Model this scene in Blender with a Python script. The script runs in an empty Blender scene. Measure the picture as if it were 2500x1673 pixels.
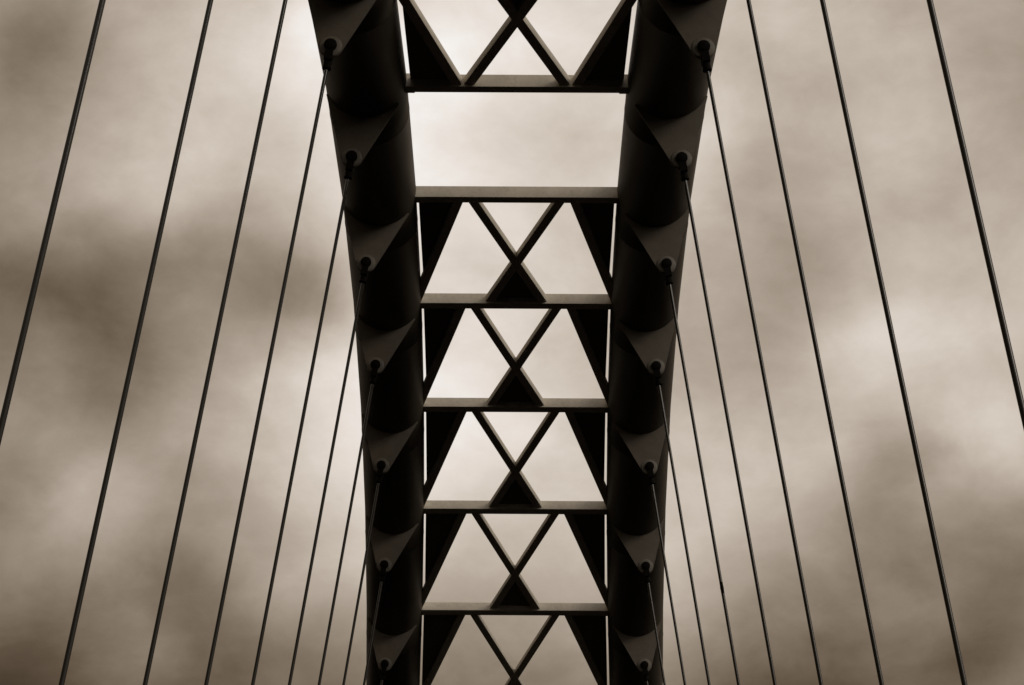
import bpy, bmesh, math, random
from mathutils import Vector, Matrix

random.seed(7)
scene = bpy.context.scene
COL = scene.collection

# ------------------------------------------------------------------ camera
LENS_PX, PITCH, YAW, ROLL = 5955.8, 0.38608, -0.00218, 0.00559
cam_data = bpy.data.cameras.new("camera")
cam = bpy.data.objects.new("camera", cam_data)
COL.objects.link(cam)
cam_data.sensor_width = 36.0
cam_data.lens = LENS_PX / 2500.0 * 36.0
cam_data.clip_start, cam_data.clip_end = 0.1, 5000.0
fwd = Vector((math.sin(YAW) * math.cos(PITCH), math.cos(YAW) * math.cos(PITCH), math.sin(PITCH)))
rgt = Vector((math.cos(YAW), -math.sin(YAW), 0.0))
upv = rgt.cross(fwd)
r2 = math.cos(ROLL) * rgt + math.sin(ROLL) * upv
u2 = -math.sin(ROLL) * rgt + math.cos(ROLL) * upv
m = Matrix((r2, u2, -fwd)).transposed().to_4x4()
m.translation = Vector((0.017, 0.0, 0.0))
cam.matrix_world = m
scene.camera = cam

scene.view_settings.view_transform = 'Standard'
scene.view_settings.look = 'None'
scene.view_settings.exposure = 0.0
scene.view_settings.gamma = 1.0

# ------------------------------------------------------------------ sky
world = bpy.data.worlds.new("World")
scene.world = world
world.use_nodes = True
nt = world.node_tree
nt.nodes.clear()

def nd(tree, kind, **kw):
    n = tree.nodes.new(kind)
    for k, v in kw.items():
        setattr(n, k, v)
    return n

def math_node(tree, op, a=None, b=None, c=None, clamp=False):
    n = nd(tree, 'ShaderNodeMath', operation=op, use_clamp=clamp)
    for i, v in enumerate((a, b, c)):
        if v is None:
            continue
        if isinstance(v, (int, float)):
            n.inputs[i].default_value = v
        else:
            tree.links.new(v, n.inputs[i])
    return n.outputs[0]

SKY_BASE, SKY_SLOPE = 0.6061, 0.1972
SKY_BLOBS = [  # azimuth, elevation, radii (degrees), turn, brightness
    (-1.0, 20.2, 9, 9, 0, 0.3568),
    (11.0, 21.0, 14, 5, 0.5, 0.2052),
    (-3.0, 28.2, 8, 4, 0, 0.2467),
    (-12.0, 22.6, 6, 3, 0, -0.2413),
    (-8.0, 18.6, 8, 4, 0, 0.0634),
    (-13.0, 28.2, 3, 6, -0.5, -0.2109),
    (-6.0, 23.4, 2.2, 1.5, 0, -0.2051),
    (9.0, 18.6, 2.2, 1.5, 0.5, -0.1329),
    (-12.0, 13.8, 3.5, 2.2, 0.5, -0.1305),
    (-11.0, 17.8, 2.2, 1.5, 0.5, 0.1037),
    (2.0, 21.8, 4.5, 4.5, 0, -0.0806),
    (14.0, 30.6, 5, 14, 0, -0.1178),
    (4.0, 16.2, 6, 3, 0.5, 0.0680),
    (12.0, 19.4, 2.2, 1.5, -0.5, 0.1213),
    (-4.0, 17.8, 3, 6, -0.5, 0.0467),
    (-9.0, 29.8, 3, 6, -0.5, -0.0598),
    (-10.0, 17.0, 2.2, 1.5, 0.5, 0.0732),
    (0.0, 27.4, 3.5, 2.2, 0, -0.0700),
    (4.0, 26.6, 3.5, 2.2, 0.5, 0.1346),
    (-9.0, 25.8, 3.5, 2.2, 0, 0.0876),
    (9.0, 25.8, 3.5, 2.2, 0.5, 0.0656),
    (-4.0, 21.0, 3.5, 2.2, 0.5, 0.0819),
    (7.0, 13.8, 3.5, 2.2, 0, -0.0846),
    (-8.0, 16.2, 2.2, 1.5, -0.5, -0.0799),
    (-12.0, 21.8, 2.2, 1.5, -0.5, 0.0954),
    (-10.0, 20.2, 2.2, 1.5, 0.5, -0.0650),
    (9.0, 17.0, 2.2, 1.5, 0, -0.0707),
    (-4.0, 25.8, 3.5, 2.2, 0, 0.0808),
    (2.0, 29.8, 6, 3, 0, 0.0735),
    (10.0, 19.4, 2.2, 1.5, -0.5, -0.0652),
    (-6.0, 16.2, 2.2, 1.5, 0.5, 0.0594),
    (6.0, 22.6, 3.5, 2.2, 0.5, -0.0406),
    (-8.0, 13.8, 2.2, 1.5, 0.5, -0.0556),
    (11.0, 14.6, 2.2, 1.5, 0.5, -0.0760),
    (-8.0, 24.2, 2.2, 1.5, 0.5, -0.0554),
    (-10.0, 18.6, 2.2, 1.5, -0.5, 0.0606),
    (-5.0, 29.8, 2.2, 1.5, 0.5, 0.0779),
    (-5.0, 22.6, 2.2, 1.5, 0.5, -0.0454),
    (12.0, 13.8, 2.2, 1.5, 0.5, 0.0650),
    (9.0, 21.8, 2.2, 1.5, 0.5, 0.0528),
    (-9.0, 22.6, 2.2, 1.5, 0, 0.0526),
    (-1.0, 24.2, 2.2, 1.5, -0.5, -0.0510),
    (10.0, 15.4, 2.2, 1.5, 0, 0.0427),
    (12.0, 26.6, 3.5, 2.2, -0.5, 0.0497),
]
SKY_BACK = 0.70
SKY_GLOW = 0.48
SUN_E = 0.68


L = nt.links
tc = nd(nt, 'ShaderNodeTexCoord')
sep = nd(nt, 'ShaderNodeSeparateXYZ')
L.new(tc.outputs['Generated'], sep.inputs[0])
deg = 180.0 / math.pi
az = math_node(nt, 'MULTIPLY', math_node(nt, 'ARCTAN2', sep.outputs[0], sep.outputs[1]), deg)
el = math_node(nt, 'MULTIPLY', math_node(nt, 'ARCSINE', sep.outputs[2]), deg)

# wispy turbulence that bends the cloud banks
def noise(scale, detail, rough, offset, stretch=(1, 1, 1), dist=0.0):
    mp = nd(nt, 'ShaderNodeMapping')
    mp.inputs['Location'].default_value = offset
    mp.inputs['Scale'].default_value = stretch
    L.new(tc.outputs['Generated'], mp.inputs[0])
    n = nd(nt, 'ShaderNodeTexNoise')
    n.inputs['Scale'].default_value = scale
    n.inputs['Detail'].default_value = detail
    n.inputs['Roughness'].default_value = rough
    n.inputs['Distortion'].default_value = dist
    L.new(mp.outputs[0], n.inputs['Vector'])
    return n

warp = noise(13.0, 8.0, 0.6, (3.1, 0.4, 1.7))
wsep = nd(nt, 'ShaderNodeSeparateXYZ')
L.new(warp.outputs['Color'], wsep.inputs[0])
az2 = math_node(nt, 'MULTIPLY_ADD', math_node(nt, 'SUBTRACT', wsep.outputs[0], 0.5), 2.4, az)
el2 = math_node(nt, 'MULTIPLY_ADD', math_node(nt, 'SUBTRACT', wsep.outputs[1], 0.5), 1.6, el)
comb = nd(nt, 'ShaderNodeCombineXYZ')
L.new(az2, comb.inputs[0])
L.new(el2, comb.inputs[1])

val = math_node(nt, 'MULTIPLY_ADD',
                math_node(nt, 'MAXIMUM', math_node(nt, 'MINIMUM', math_node(nt, 'MULTIPLY_ADD', el, 0.1, -2.2), 0.9), -0.9),
                SKY_SLOPE, SKY_BASE)
for (ba, be, ra, rb, turn, amp) in SKY_BLOBS:
    mp = nd(nt, 'ShaderNodeMapping', vector_type='TEXTURE')
    mp.inputs['Location'].default_value = (ba, be, 0)
    mp.inputs['Rotation'].default_value = (0, 0, turn)
    mp.inputs['Scale'].default_value = (ra, rb, 1)
    L.new(comb.outputs[0], mp.inputs[0])
    ln = nd(nt, 'ShaderNodeVectorMath', operation='LENGTH')
    L.new(mp.outputs[0], ln.inputs[0])
    mr = nd(nt, 'ShaderNodeMapRange', interpolation_type='SMOOTHSTEP')
    mr.inputs['From Min'].default_value = 0.0
    mr.inputs['From Max'].default_value = 1.0
    mr.inputs['To Min'].default_value = amp
    mr.inputs['To Max'].default_value = 0.0
    L.new(ln.outputs['Value'], mr.inputs['Value'])
    val = math_node(nt, 'ADD', val, mr.outputs['Result'])

for (sc, det, ro, off, st, di, amp) in ((7.0, 6.0, 0.55, (0.3, 2.0, 5.0), (1.0, 1.0, 1.5), 0.3, 0.06),
                                        (15.0, 7.0, 0.6, (1.3, 7.0, 2.2), (1.0, 1.0, 1.5), 0.2, 0.12),
                                        (34.0, 7.0, 0.62, (4.0, 1.0, 2.0), (1.0, 1.0, 1.5), 0.35, 0.045)):
    nz = noise(sc, det, ro, off, st, di)
    val = math_node(nt, 'MULTIPLY_ADD', math_node(nt, 'SUBTRACT', nz.outputs['Fac'], 0.5), amp * 2.0, val)

# sky outside the view is dimmed by choice, to weaken fill on the steel
back = nd(nt, 'ShaderNodeMapRange', interpolation_type='SMOOTHSTEP')
back.inputs['From Min'].default_value = 0.1
back.inputs['From Max'].default_value = 0.82
back.inputs['To Min'].default_value = SKY_BACK
back.inputs['To Max'].default_value = 1.0
L.new(sep.outputs[1], back.inputs['Value'])
val = math_node(nt, 'MULTIPLY', val, back.outputs['Result'])

# unseen bright sky added around the sun, as soft fill for lugs and beams
sdir = nd(nt, 'ShaderNodeVectorMath', operation='DOT_PRODUCT')
L.new(tc.outputs['Generated'], sdir.inputs[0])
sdir.inputs[1].default_value = (0.702, -0.529, 0.477)
glow = nd(nt, 'ShaderNodeMapRange', interpolation_type='SMOOTHSTEP')
glow.inputs['From Min'].default_value = 0.25
glow.inputs['From Max'].default_value = 1.0
glow.inputs['To Min'].default_value = 0.0
glow.inputs['To Max'].default_value = SKY_GLOW
L.new(sdir.outputs['Value'], glow.inputs['Value'])
val = math_node(nt, 'ADD', val, glow.outputs['Result'])

ramp = nd(nt, 'ShaderNodeValToRGB')
def lin(c):
    c /= 255.0
    return c / 12.92 if c <= 0.04045 else ((c + 0.055) / 1.055) ** 2.4
cr = ramp.color_ramp
stops = [(0.0, (0, 0, 0)), (0.20, (51, 42, 31)), (0.37, (95, 81, 66)), (0.50, (129, 116, 100)), (0.60, (155, 142, 127)),
         (0.70, (181, 168, 154)), (0.80, (206, 195, 182)), (0.90, (230, 220, 211)), (1.0, (247, 244, 240))]
while len(cr.elements) < len(stops):
    cr.elements.new(0.5)
for e, (p, c) in zip(cr.elements, stops):
    e.position = p
for e, (p, c) in zip(cr.elements, stops):
    e.color = (lin(c[0]), lin(c[1]), lin(c[2]), 1)
L.new(val, ramp.inputs[0])
bg = nd(nt, 'ShaderNodeBackground')
bg.inputs['Strength'].default_value = 1.0
L.new(ramp.outputs[0], bg.inputs['Color'])
wo = nd(nt, 'ShaderNodeOutputWorld')
L.new(bg.outputs[0], wo.inputs['Surface'])

# ------------------------------------------------------------------ veiled sun, behind and to the right
SUN_AZ, SUN_EL = math.radians(127), math.radians(28.5)
sd = bpy.data.lights.new("sun", 'SUN')
sd.energy = SUN_E
sd.angle = math.radians(21)
sd.color = (1.0, 0.88, 0.72)
sun = bpy.data.objects.new("sun", sd)
COL.objects.link(sun)
to_sun = Vector((math.sin(SUN_AZ) * math.cos(SUN_EL), math.cos(SUN_AZ) * math.cos(SUN_EL), math.sin(SUN_EL)))
sun.rotation_euler = to_sun.to_track_quat('Z', 'Y').to_euler()
sun.location = to_sun * 60

# ------------------------------------------------------------------ materials
def material(name, base, rough=0.5, metal=0.0, var=0.15, scale=6.0, spec=0.5, bump=0.0, speck=0.0, rvar=0.25):
    mt = bpy.data.materials.new(name)
    mt.use_nodes = True
    t = mt.node_tree
    b = t.nodes["Principled BSDF"]
    co = nd(t, 'ShaderNodeTexCoord')
    n = nd(t, 'ShaderNodeTexNoise')
    n.inputs['Scale'].default_value = scale
    n.inputs['Detail'].default_value = 6.0
    n.inputs['Roughness'].default_value = 0.65
    t.links.new(co.outputs['Object'], n.inputs['Vector'])
    mr = nd(t, 'ShaderNodeMapRange')
    mr.inputs['From Min'].default_value = 0.3
    mr.inputs['From Max'].default_value = 0.7
    mr.inputs['To Min'].default_value = 1 - var
    mr.inputs['To Max'].default_value = 1 + var
    t.links.new(n.outputs['Fac'], mr.inputs['Value'])
    fac = mr.outputs['Result']
    if speck:
        n2 = nd(t, 'ShaderNodeTexNoise')
        n2.inputs['Scale'].default_value = scale * 14
        n2.inputs['Detail'].default_value = 3.0
        t.links.new(co.outputs['Object'], n2.inputs['Vector'])
        m2 = nd(t, 'ShaderNodeMapRange')
        m2.inputs['From Min'].default_value = 0.30
        m2.inputs['From Max'].default_value = 0.50
        m2.inputs['To Min'].default_value = 1 - speck
        m2.inputs['To Max'].default_value = 1.0
        t.links.new(n2.outputs['Fac'], m2.inputs['Value'])
        fac = math_node(t, 'MULTIPLY', fac, m2.outputs['Result'])
    mix = nd(t, 'ShaderNodeVectorMath', operation='SCALE')
    mix.inputs[0].default_value = base
    t.links.new(fac, mix.inputs['Scale'])
    t.links.new(mix.outputs[0], b.inputs['Base Color'])
    rr = math_node(t, 'MULTIPLY_ADD', math_node(t, 'SUBTRACT', n.outputs['Fac'], 0.5), rvar, rough)
    t.links.new(rr, b.inputs['Roughness'])
    b.inputs['Metallic'].default_value = metal
    b.inputs['Specular IOR Level'].default_value = spec
    if bump:
        bp = nd(t, 'ShaderNodeBump')
        bp.inputs['Strength'].default_value = bump
        bp.inputs['Distance'].default_value = 0.01
        t.links.new(n.outputs['Fac'], bp.inputs['Height'])
        t.links.new(bp.outputs[0], b.inputs['Normal'])
    return mt

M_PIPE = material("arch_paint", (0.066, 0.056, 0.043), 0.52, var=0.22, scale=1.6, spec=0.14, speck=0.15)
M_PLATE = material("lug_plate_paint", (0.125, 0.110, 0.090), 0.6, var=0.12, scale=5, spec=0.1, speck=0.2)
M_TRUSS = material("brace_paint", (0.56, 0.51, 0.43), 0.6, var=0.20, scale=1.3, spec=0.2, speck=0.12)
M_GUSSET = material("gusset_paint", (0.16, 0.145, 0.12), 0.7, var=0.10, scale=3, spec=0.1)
M_ROD = material("rod_steel", (0.014, 0.012, 0.010), 0.11, var=0.08, scale=2, spec=0.42, rvar=0.03)
M_BOSS = material("boss_paint", (0.125, 0.112, 0.092), 0.5, var=0.1, scale=8, spec=0.3)
M_CLEVIS = material("clevis_steel", (0.006, 0.005, 0.004), 0.7, var=0.2, scale=20, spec=0.03)
M_DECK = material("deck_concrete", (0.014, 0.012, 0.010), 0.95, var=0.2, scale=0.8, spec=0.02)
M_WATER = material("water_surface", (0.006, 0.0055, 0.005), 0.95, var=0.1, scale=0.2, spec=0.02)

# ------------------------------------------------------------------ helpers
def link_mesh(name, bm, mat, parent=None, base=Vector((0, 0, 0)), smooth=False):
    """bm holds world coordinates; the object sits at base (its parent's place)."""
    bmesh.ops.recalc_face_normals(bm, faces=bm.faces)
    bmesh.ops.translate(bm, verts=bm.verts, vec=-base)
    me = bpy.data.meshes.new(name)
    bm.to_mesh(me)
    bm.free()
    me.materials.append(mat)
    if smooth:
        for p in me.polygons:
            p.use_smooth = True
        if smooth != 'all':
            me.set_sharp_from_angle(angle=math.radians(35))
    o = bpy.data.objects.new(name, me)
    COL.objects.link(o)
    if parent is None:
        o.location = base
    else:
        o.parent = parent
    return o

def thing(name, loc, label, cat, group=None):
    o = bpy.data.objects.new(name, None)
    o.empty_display_size = 0.3
    COL.objects.link(o)
    o.location = loc
    o["label"] = label
    o["category"] = cat
    o["kind"] = "thing"
    if group:
        o["group"] = group
    return o

def frame_from(axis, ref):
    a = axis.normalized()
    x = ref.cross(a).normalized()
    return x, a.cross(x).normalized(), a

def tube(bm, pts, radii, seg=24, ref=Vector((0, 1, 0)), cap=True):
    rings = []
    n = len(pts)
    for i, p in enumerate(pts):
        d = (pts[min(i + 1, n - 1)] - pts[max(i - 1, 0)])
        x, y, a = frame_from(d, ref)
        r = radii[i] if isinstance(radii, (list, tuple)) else radii
        rings.append([bm.verts.new(p + r * (math.cos(t) * x + math.sin(t) * y))
                      for t in (2 * math.pi * k / seg for k in range(seg))])
    for a, b in zip(rings, rings[1:]):
        for k in range(seg):
            bm.faces.new((a[k], a[(k + 1) % seg], b[(k + 1) % seg], b[k]))
    if cap:
        bm.faces.new(rings[0][::-1])
        bm.faces.new(rings[-1])

def slab(bm, pts, vec):
    """prism over polygon pts (world points) extruded by vec"""
    a = [bm.verts.new(p) for p in pts]
    b = [bm.verts.new(p + vec) for p in pts]
    n = len(pts)
    bm.faces.new(a)
    bm.faces.new(b[::-1])
    for k in range(n):
        bm.faces.new((a[k], b[k], b[(k + 1) % n], a[(k + 1) % n]))

def bar(bm, p, q, side, w, up, h, bevel=0.012):
    """rectangular hollow-section bar from p to q (centre line), w along side, h along up"""
    d = (q - p).normalized()
    up = (up - up.dot(d) * d).normalized()
    side = up.cross(d).normalized()
    tmp = bmesh.new()
    c = [p + sx * side * w / 2 + sy * up * h / 2 for sx, sy in ((-1, -1), (1, -1), (1, 1), (-1, 1))]
    slab(tmp, c, q - p)
    if bevel:
        es = [e for e in tmp.edges if abs((e.verts[0].co - e.verts[1].co).normalized().dot(d)) > 0.99]
        bmesh.ops.bevel(tmp, geom=es, offset=bevel, segments=3, profile=0.5, affect='EDGES')
    me = bpy.data.meshes.new("tmp")
    tmp.to_mesh(me)
    tmp.free()
    bm.from_mesh(me)
    bpy.data.meshes.remove(me)

def hull2(points):
    pts = sorted(points)
    def half(seq):
        out = []
        for p in seq:
            while len(out) >= 2 and ((out[-1][0] - out[-2][0]) * (p[1] - out[-2][1]) - (out[-1][1] - out[-2][1]) * (p[0] - out[-2][0])) <= 0:
                out.pop()
            out.append(p)
        return out
    lo, hi = half(pts), half(reversed(pts))
    return lo[:-1] + hi[:-1]

# ------------------------------------------------------------------ arch geometry
CROWN_Y, CROWN_Z = 33.76, 17.1335
HALF, LEAN, CURVE, BAY, PIPE_R = 2.2189, 0.1395, 0.00919, 3.77919, 0.6
HANG, HLEAN = 1.2733, 0.13807
AXIS_DROP = 0.028
BEAM = 0.198
DECK_Z = -1.6

def drop(u):
    return CURVE * u * u
def centre(side, i):
    u = (i - 1.5) * BAY
    return Vector((side * (HALF + LEAN * drop(u)), CROWN_Y + u, CROWN_Z - drop(u)))
def slope(i):
    return math.atan(2 * CURVE * (i - 1.5) * BAY)
def inner(i):
    return HALF + LEAN * drop((i - 1.5) * BAY) - PIPE_R
def beam_centre(i):
    c = centre(1, i)
    return Vector((0, c.y, c.z - AXIS_DROP))

# ground setting, well below the picture but it shades the steel from underneath
def sheet(name, x0, x1, y0, y1, z, mat, thick=0.0):
    bm = bmesh.new()
    if thick:
        slab(bm, [Vector((x0, y0, z)), Vector((x1, y0, z)), Vector((x1, y1, z)), Vector((x0, y1, z))], Vector((0, 0, -thick)))
    else:
        bm.faces.new([bm.verts.new(v) for v in ((x0, y0, z), (x1, y0, z), (x1, y1, z), (x0, y1, z))])
    o = link_mesh(name, bm, mat)
    o["kind"] = "structure"
    return o
sheet("water", -2500, 2500, -2500, 2500, -7.0, M_WATER)
sheet("bridge_deck", -5.1, 5.1, -30, 98, DECK_Z, M_DECK, 0.6)

# ------------------------------------------------------------------ the two arch ribs
SIDE = {-1: "left", 1: "right"}
N_END = 12
def arch_rib(side):
    root = thing("arch_rib", centre(side, 1.5), 
                 "thick dark steel pipe arch on the %s, with triangular hanger lugs" % SIDE[side],
                 "bridge arch")
    bm = bmesh.new()
    ks = []
    for i in range(-9, N_END + 2):
        ks.append((i, 0.0))
        # a weld bead part-way along each pipe length
        for f, r in ((0.235, 0), (0.2375, 0.004), (0.2425, 0.004), (0.245, 0)):
            ks.append((i + f, r))
    pts, rad = [], []
    for k, r in ks:
        i0 = math.floor(k + 1e-6)
        f = k - i0
        pts.append(centre(side, i0).lerp(centre(side, i0 + 1), f))
        rad.append(PIPE_R + r)
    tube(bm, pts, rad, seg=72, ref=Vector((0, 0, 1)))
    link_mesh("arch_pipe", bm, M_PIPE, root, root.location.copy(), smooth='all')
    for i in range(-3, 8):
        c = centre(side, i)
        hd = Vector((side * math.sin(HLEAN), 0, -math.cos(HLEAN)))
        pin = c + HANG * hd
        sl = slope(i)
        # the lug: straight edges from its round tip up to two corners on the pipe's underside
        pol = []
        for sg in (-1, 1):
            ang = -math.pi / 2 + side * HLEAN + sg * math.radians(61)
            pol.append(((PIPE_R + 0.022) * math.cos(ang), (PIPE_R / math.cos(sl) + 0.022) * math.sin(ang)))
        px, pz = pin.x - c.x, pin.z - c.z
        pol += [(px + 0.155 * math.cos(t), pz + 0.155 * math.sin(t)) for t in (2 * math.pi * k / 40 for k in range(40))]
        pol = hull2(pol)
        bm = bmesh.new()
        slab(bm, [Vector((c.x + a, c.y - 0.015, c.z + b)) for a, b in pol], Vector((0, 0.03, 0)))
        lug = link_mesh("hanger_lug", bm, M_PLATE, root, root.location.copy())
        bm = bmesh.new()
        tube(bm, [pin + Vector((0, y, 0)) for y in (-0.038, -0.032, 0.032, 0.038)], [0.136, 0.147, 0.147, 0.136], seg=40, ref=Vector((0, 0, 1)))
        link_mesh("boss_ring", bm, M_BOSS, lug, root.location.copy(), smooth=True)
    return root
RIB = {s: arch_rib(s) for s in (-1, 1)}

# ------------------------------------------------------------------ cross beams
ORD = ["first", "second", "third", "fourth", "fifth", "sixth", "seventh", "eighth", "ninth", "tenth"]
BEAM_LABEL = {
    0: "steel cross beam just above the top edge of the photo",
    1: "topmost horizontal cross beam, above the open empty bay, braces meeting on it",
    2: "cross beam below the open empty bay, second from the top, no brace above it",
    3: "third cross beam from the top, just below the first full X brace",
    4: "fourth cross beam from the top, between the second and third full X braces",
    5: "fifth cross beam from the top, second lowest in the photo",
    6: "lowest cross beam, above the X brace cut off by the bottom edge",
    7: "steel cross beam just below the bottom edge of the photo",
}
def tangent(i):
    s = slope(i)
    return Vector((0, math.cos(s), -math.sin(s)))
def cross_beam(i):
    c = beam_centre(i)
    root = thing("cross_beam", c, BEAM_LABEL[i], "beam", "cross beams between the two arch pipes")
    t = tangent(i)
    n = Vector((1, 0, 0)).cross(t)
    g = inner(i)
    bm = bmesh.new()
    bar(bm, c - Vector((g + 0.25, 0, 0)), c + Vector((g + 0.25, 0, 0)), t, BEAM, n, BEAM, 0.005)
    link_mesh("beam_tube", bm, M_TRUSS, root, c, smooth=True)
    for s in (-1, 1):
        bm = bmesh.new()
        full = i == 1
        h = (BEAM + 0.02) if full else 0.125
        lift = 0.0 if full else -(BEAM - h) / 2 - 0.005
        w = BEAM + (0.02 if full else 0.010)
        cc = c + n * lift
        bar(bm, cc + Vector((s * (g - 0.115), 0, 0)), cc + Vector((s * (g + 0.1), 0, 0)), t, w, n, h, 0.006)
        link_mesh("end_sleeve", bm, M_TRUSS, root, c, smooth=True)
    return root
for i in range(0, 8):
    cross_beam(i)

# ------------------------------------------------------------------ braced panels
PANEL_LABEL = {
    (1, 0): "brace panel cut off by the top edge, standing on the topmost cross beam",
    (2, 3): "X brace panel directly below the open empty bay, uppermost complete X",
    (3, 4): "second complete X brace panel below the open bay",
    (4, 5): "third complete X brace panel below the open bay",
    (5, 6): "fourth complete X brace panel, the lowest one wholly in the photo",
    (6, 7): "X brace panel cut off by the bottom edge of the photo",
}
def panel(near, far):
    A, B = beam_centre(near), beam_centre(far)
    e = (B - A)
    Ln = e.length
    e.normalize()
    n = Vector((1, 0, 0)).cross(e)
    if n.z < 0:
        n = -n
    gn, gf = inner(near), inner(far)
    mirror = near > far
    root = thing("brace_panel", (A + B) / 2, PANEL_LABEL[(near, far)], "bridge bracing", "X brace panels between the arch pipes")
    base = root.location.copy()
    def P(x, s, h=0.0):
        return A + Vector((x, 0, 0)) + e * s + n * h
    X1 = Vector((1, 0, 0))
    BH = BEAM / 2
    k_strut, k_diag = (0.527, 0.491) if not mirror else (0.500, 0.478)
    # crossing diagonals
    xt, xb = k_diag * gn - 0.0775, 0.457
    def slant(s):
        return xt + (-xb - xt) * (s - BH) / (Ln - 2 * BH)
    for sgn, hh in ((-1, 0.115), (1, 0.109)):
        bm = bmesh.new()
        bar(bm, P(sgn * slant(0.02), 0.02), P(sgn * slant(Ln - 0.02), Ln - 0.02), X1, 0.153, n, hh, 0.005)
        link_mesh("diagonal", bm, M_TRUSS, root, base, smooth=True)
    # outer struts running to the pipes
    for sgn in (-1, 1):
        x0, x1 = k_strut * gn, gf          # inner dark edge
        s0, s1 = BH, Ln - BH
        dx, ds = x1 - x0, s1 - s0
        ln = math.hypot(dx, ds)
        W = 0.15
        nx, ns = ds / ln, -dx / ln         # towards the pipe
        def line(s, off):
            return x0 + dx * (s - s0) / ds + off / nx, s
        a = line(0.03, W / 2)
        b = line(s1 + 0.12, W / 2)
        bm = bmesh.new()
        bar(bm, P(sgn * a[0], a[1]), P(sgn * b[0], b[1]), X1, W, n, 0.113, 0.005)
        link_mesh("outer_strut", bm, M_TRUSS, root, base, smooth=True)
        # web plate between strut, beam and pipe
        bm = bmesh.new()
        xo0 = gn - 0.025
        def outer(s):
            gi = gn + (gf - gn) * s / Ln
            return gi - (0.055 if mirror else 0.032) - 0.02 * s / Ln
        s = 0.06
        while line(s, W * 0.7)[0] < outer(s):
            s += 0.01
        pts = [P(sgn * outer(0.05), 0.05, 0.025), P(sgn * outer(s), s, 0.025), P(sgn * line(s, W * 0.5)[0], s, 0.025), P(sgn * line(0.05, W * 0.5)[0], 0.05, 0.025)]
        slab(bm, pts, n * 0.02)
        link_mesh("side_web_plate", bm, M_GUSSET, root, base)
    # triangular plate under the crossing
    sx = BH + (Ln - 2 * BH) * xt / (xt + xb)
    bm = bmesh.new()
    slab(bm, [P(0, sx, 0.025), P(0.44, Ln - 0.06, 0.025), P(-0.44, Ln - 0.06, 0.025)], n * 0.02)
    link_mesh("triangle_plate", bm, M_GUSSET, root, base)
    return root
for k in PANEL_LABEL:
    panel(*k)

# ------------------------------------------------------------------ hangers
def hanger_label(side, k):
    i = k - 3
    s, o = SIDE[side], SIDE[side]
    edge = "left" if side < 0 else "right"
    if i < 0:
        return ("outermost" if k == 0 else ORD[k]) + " steel hanger rod from the %s edge, its top end out of frame" % edge
    return "%s steel hanger rod from the %s edge, pinned to the %s lug from the top" % (ORD[k], edge, ORD[i])
CLIPS = {(1, 2): (5.4,)}
def hanger(side, k):
    i = k - 3
    c = centre(side, i)
    hd = Vector((side * math.sin(HLEAN), 0, -math.cos(HLEAN)))
    pin = c + HANG * hd
    length = (pin.z - DECK_Z - 0.35) / math.cos(HLEAN)
    foot = pin + hd * (length + 0.35 / math.cos(HLEAN))
    root = thing("hanger", foot, hanger_label(side, k), "hanger rod", "hanger rods of the %s arch" % SIDE[side])
    X, Yv = Vector((0, 1, 0)).cross(hd), Vector((0, 1, 0))
    # rod
    bm = bmesh.new()
    tube(bm, [pin + hd * 0.30, pin + hd * length], 0.025, seg=32)
    link_mesh("rod", bm, M_ROD, root, foot, smooth=True)
    # fork: two cheeks astride the lug, running into a socket barrel
    bm = bmesh.new()
    prof = []
    for t in range(-52, 233, 12):
        a = math.radians(t)
        prof.append((0.084 * math.cos(a), -0.084 * math.sin(a)))
    prof += [(-0.050, 0.085), (-0.052, 0.215), (0.052, 0.215), (0.050, 0.085)]
    prof = [(a, b) for a, b in prof]
    for y0, y1 in ((-0.082, -0.042), (0.042, 0.082)):
        slab(bm, [pin + X * a + hd * b + Yv * y0 for a, b in prof], Yv * (y1 - y0))
    tube(bm, [pin + hd * d for d in (0.17, 0.19, 0.305, 0.312, 0.33, 0.338)], [0.045, 0.053, 0.053, 0.060, 0.060, 0.045], seg=32)
    bar(bm, pin + X * -0.052 + hd * 0.195, pin + X * 0.052 + hd * 0.195, Yv, 0.160, hd, 0.045, 0.006)
    link_mesh("fork_socket", bm, M_CLEVIS, root, foot, smooth=True)
    bm = bmesh.new()
    tube(bm, [pin + Yv * y for y in (-0.098, -0.094, 0.094, 0.098)], [0.060, 0.066, 0.066, 0.060], seg=32, ref=Vector((0, 0, 1)))
    link_mesh("pin", bm, M_CLEVIS, root, foot, smooth=True)
    # tape and clips on a few rods
    for d in CLIPS.get((side, i), ()):
        bm = bmesh.new()
        tube(bm, [pin + hd * (d - 0.09), pin + hd * (d - 0.03), pin + hd * (d - 0.02), pin + hd * (d + 0.02), pin + hd * (d + 0.03), pin + hd * (d + 0.09)],
             [0.0256, 0.0256, 0.028, 0.028, 0.0256, 0.0256], seg=20)
        link_mesh("clip", bm, M_CLEVIS, root, foot, smooth=True)
    # foot socket at the deck
    bm = bmesh.new()
    tube(bm, [pin + hd * (length - 0.35), pin + hd * (length + 0.30)], 0.055, seg=24)
    link_mesh("foot_socket", bm, M_CLEVIS, root, foot, smooth=True)
    return root
for side in (-1, 1):
    for k in range(10):
        hanger(side, k)
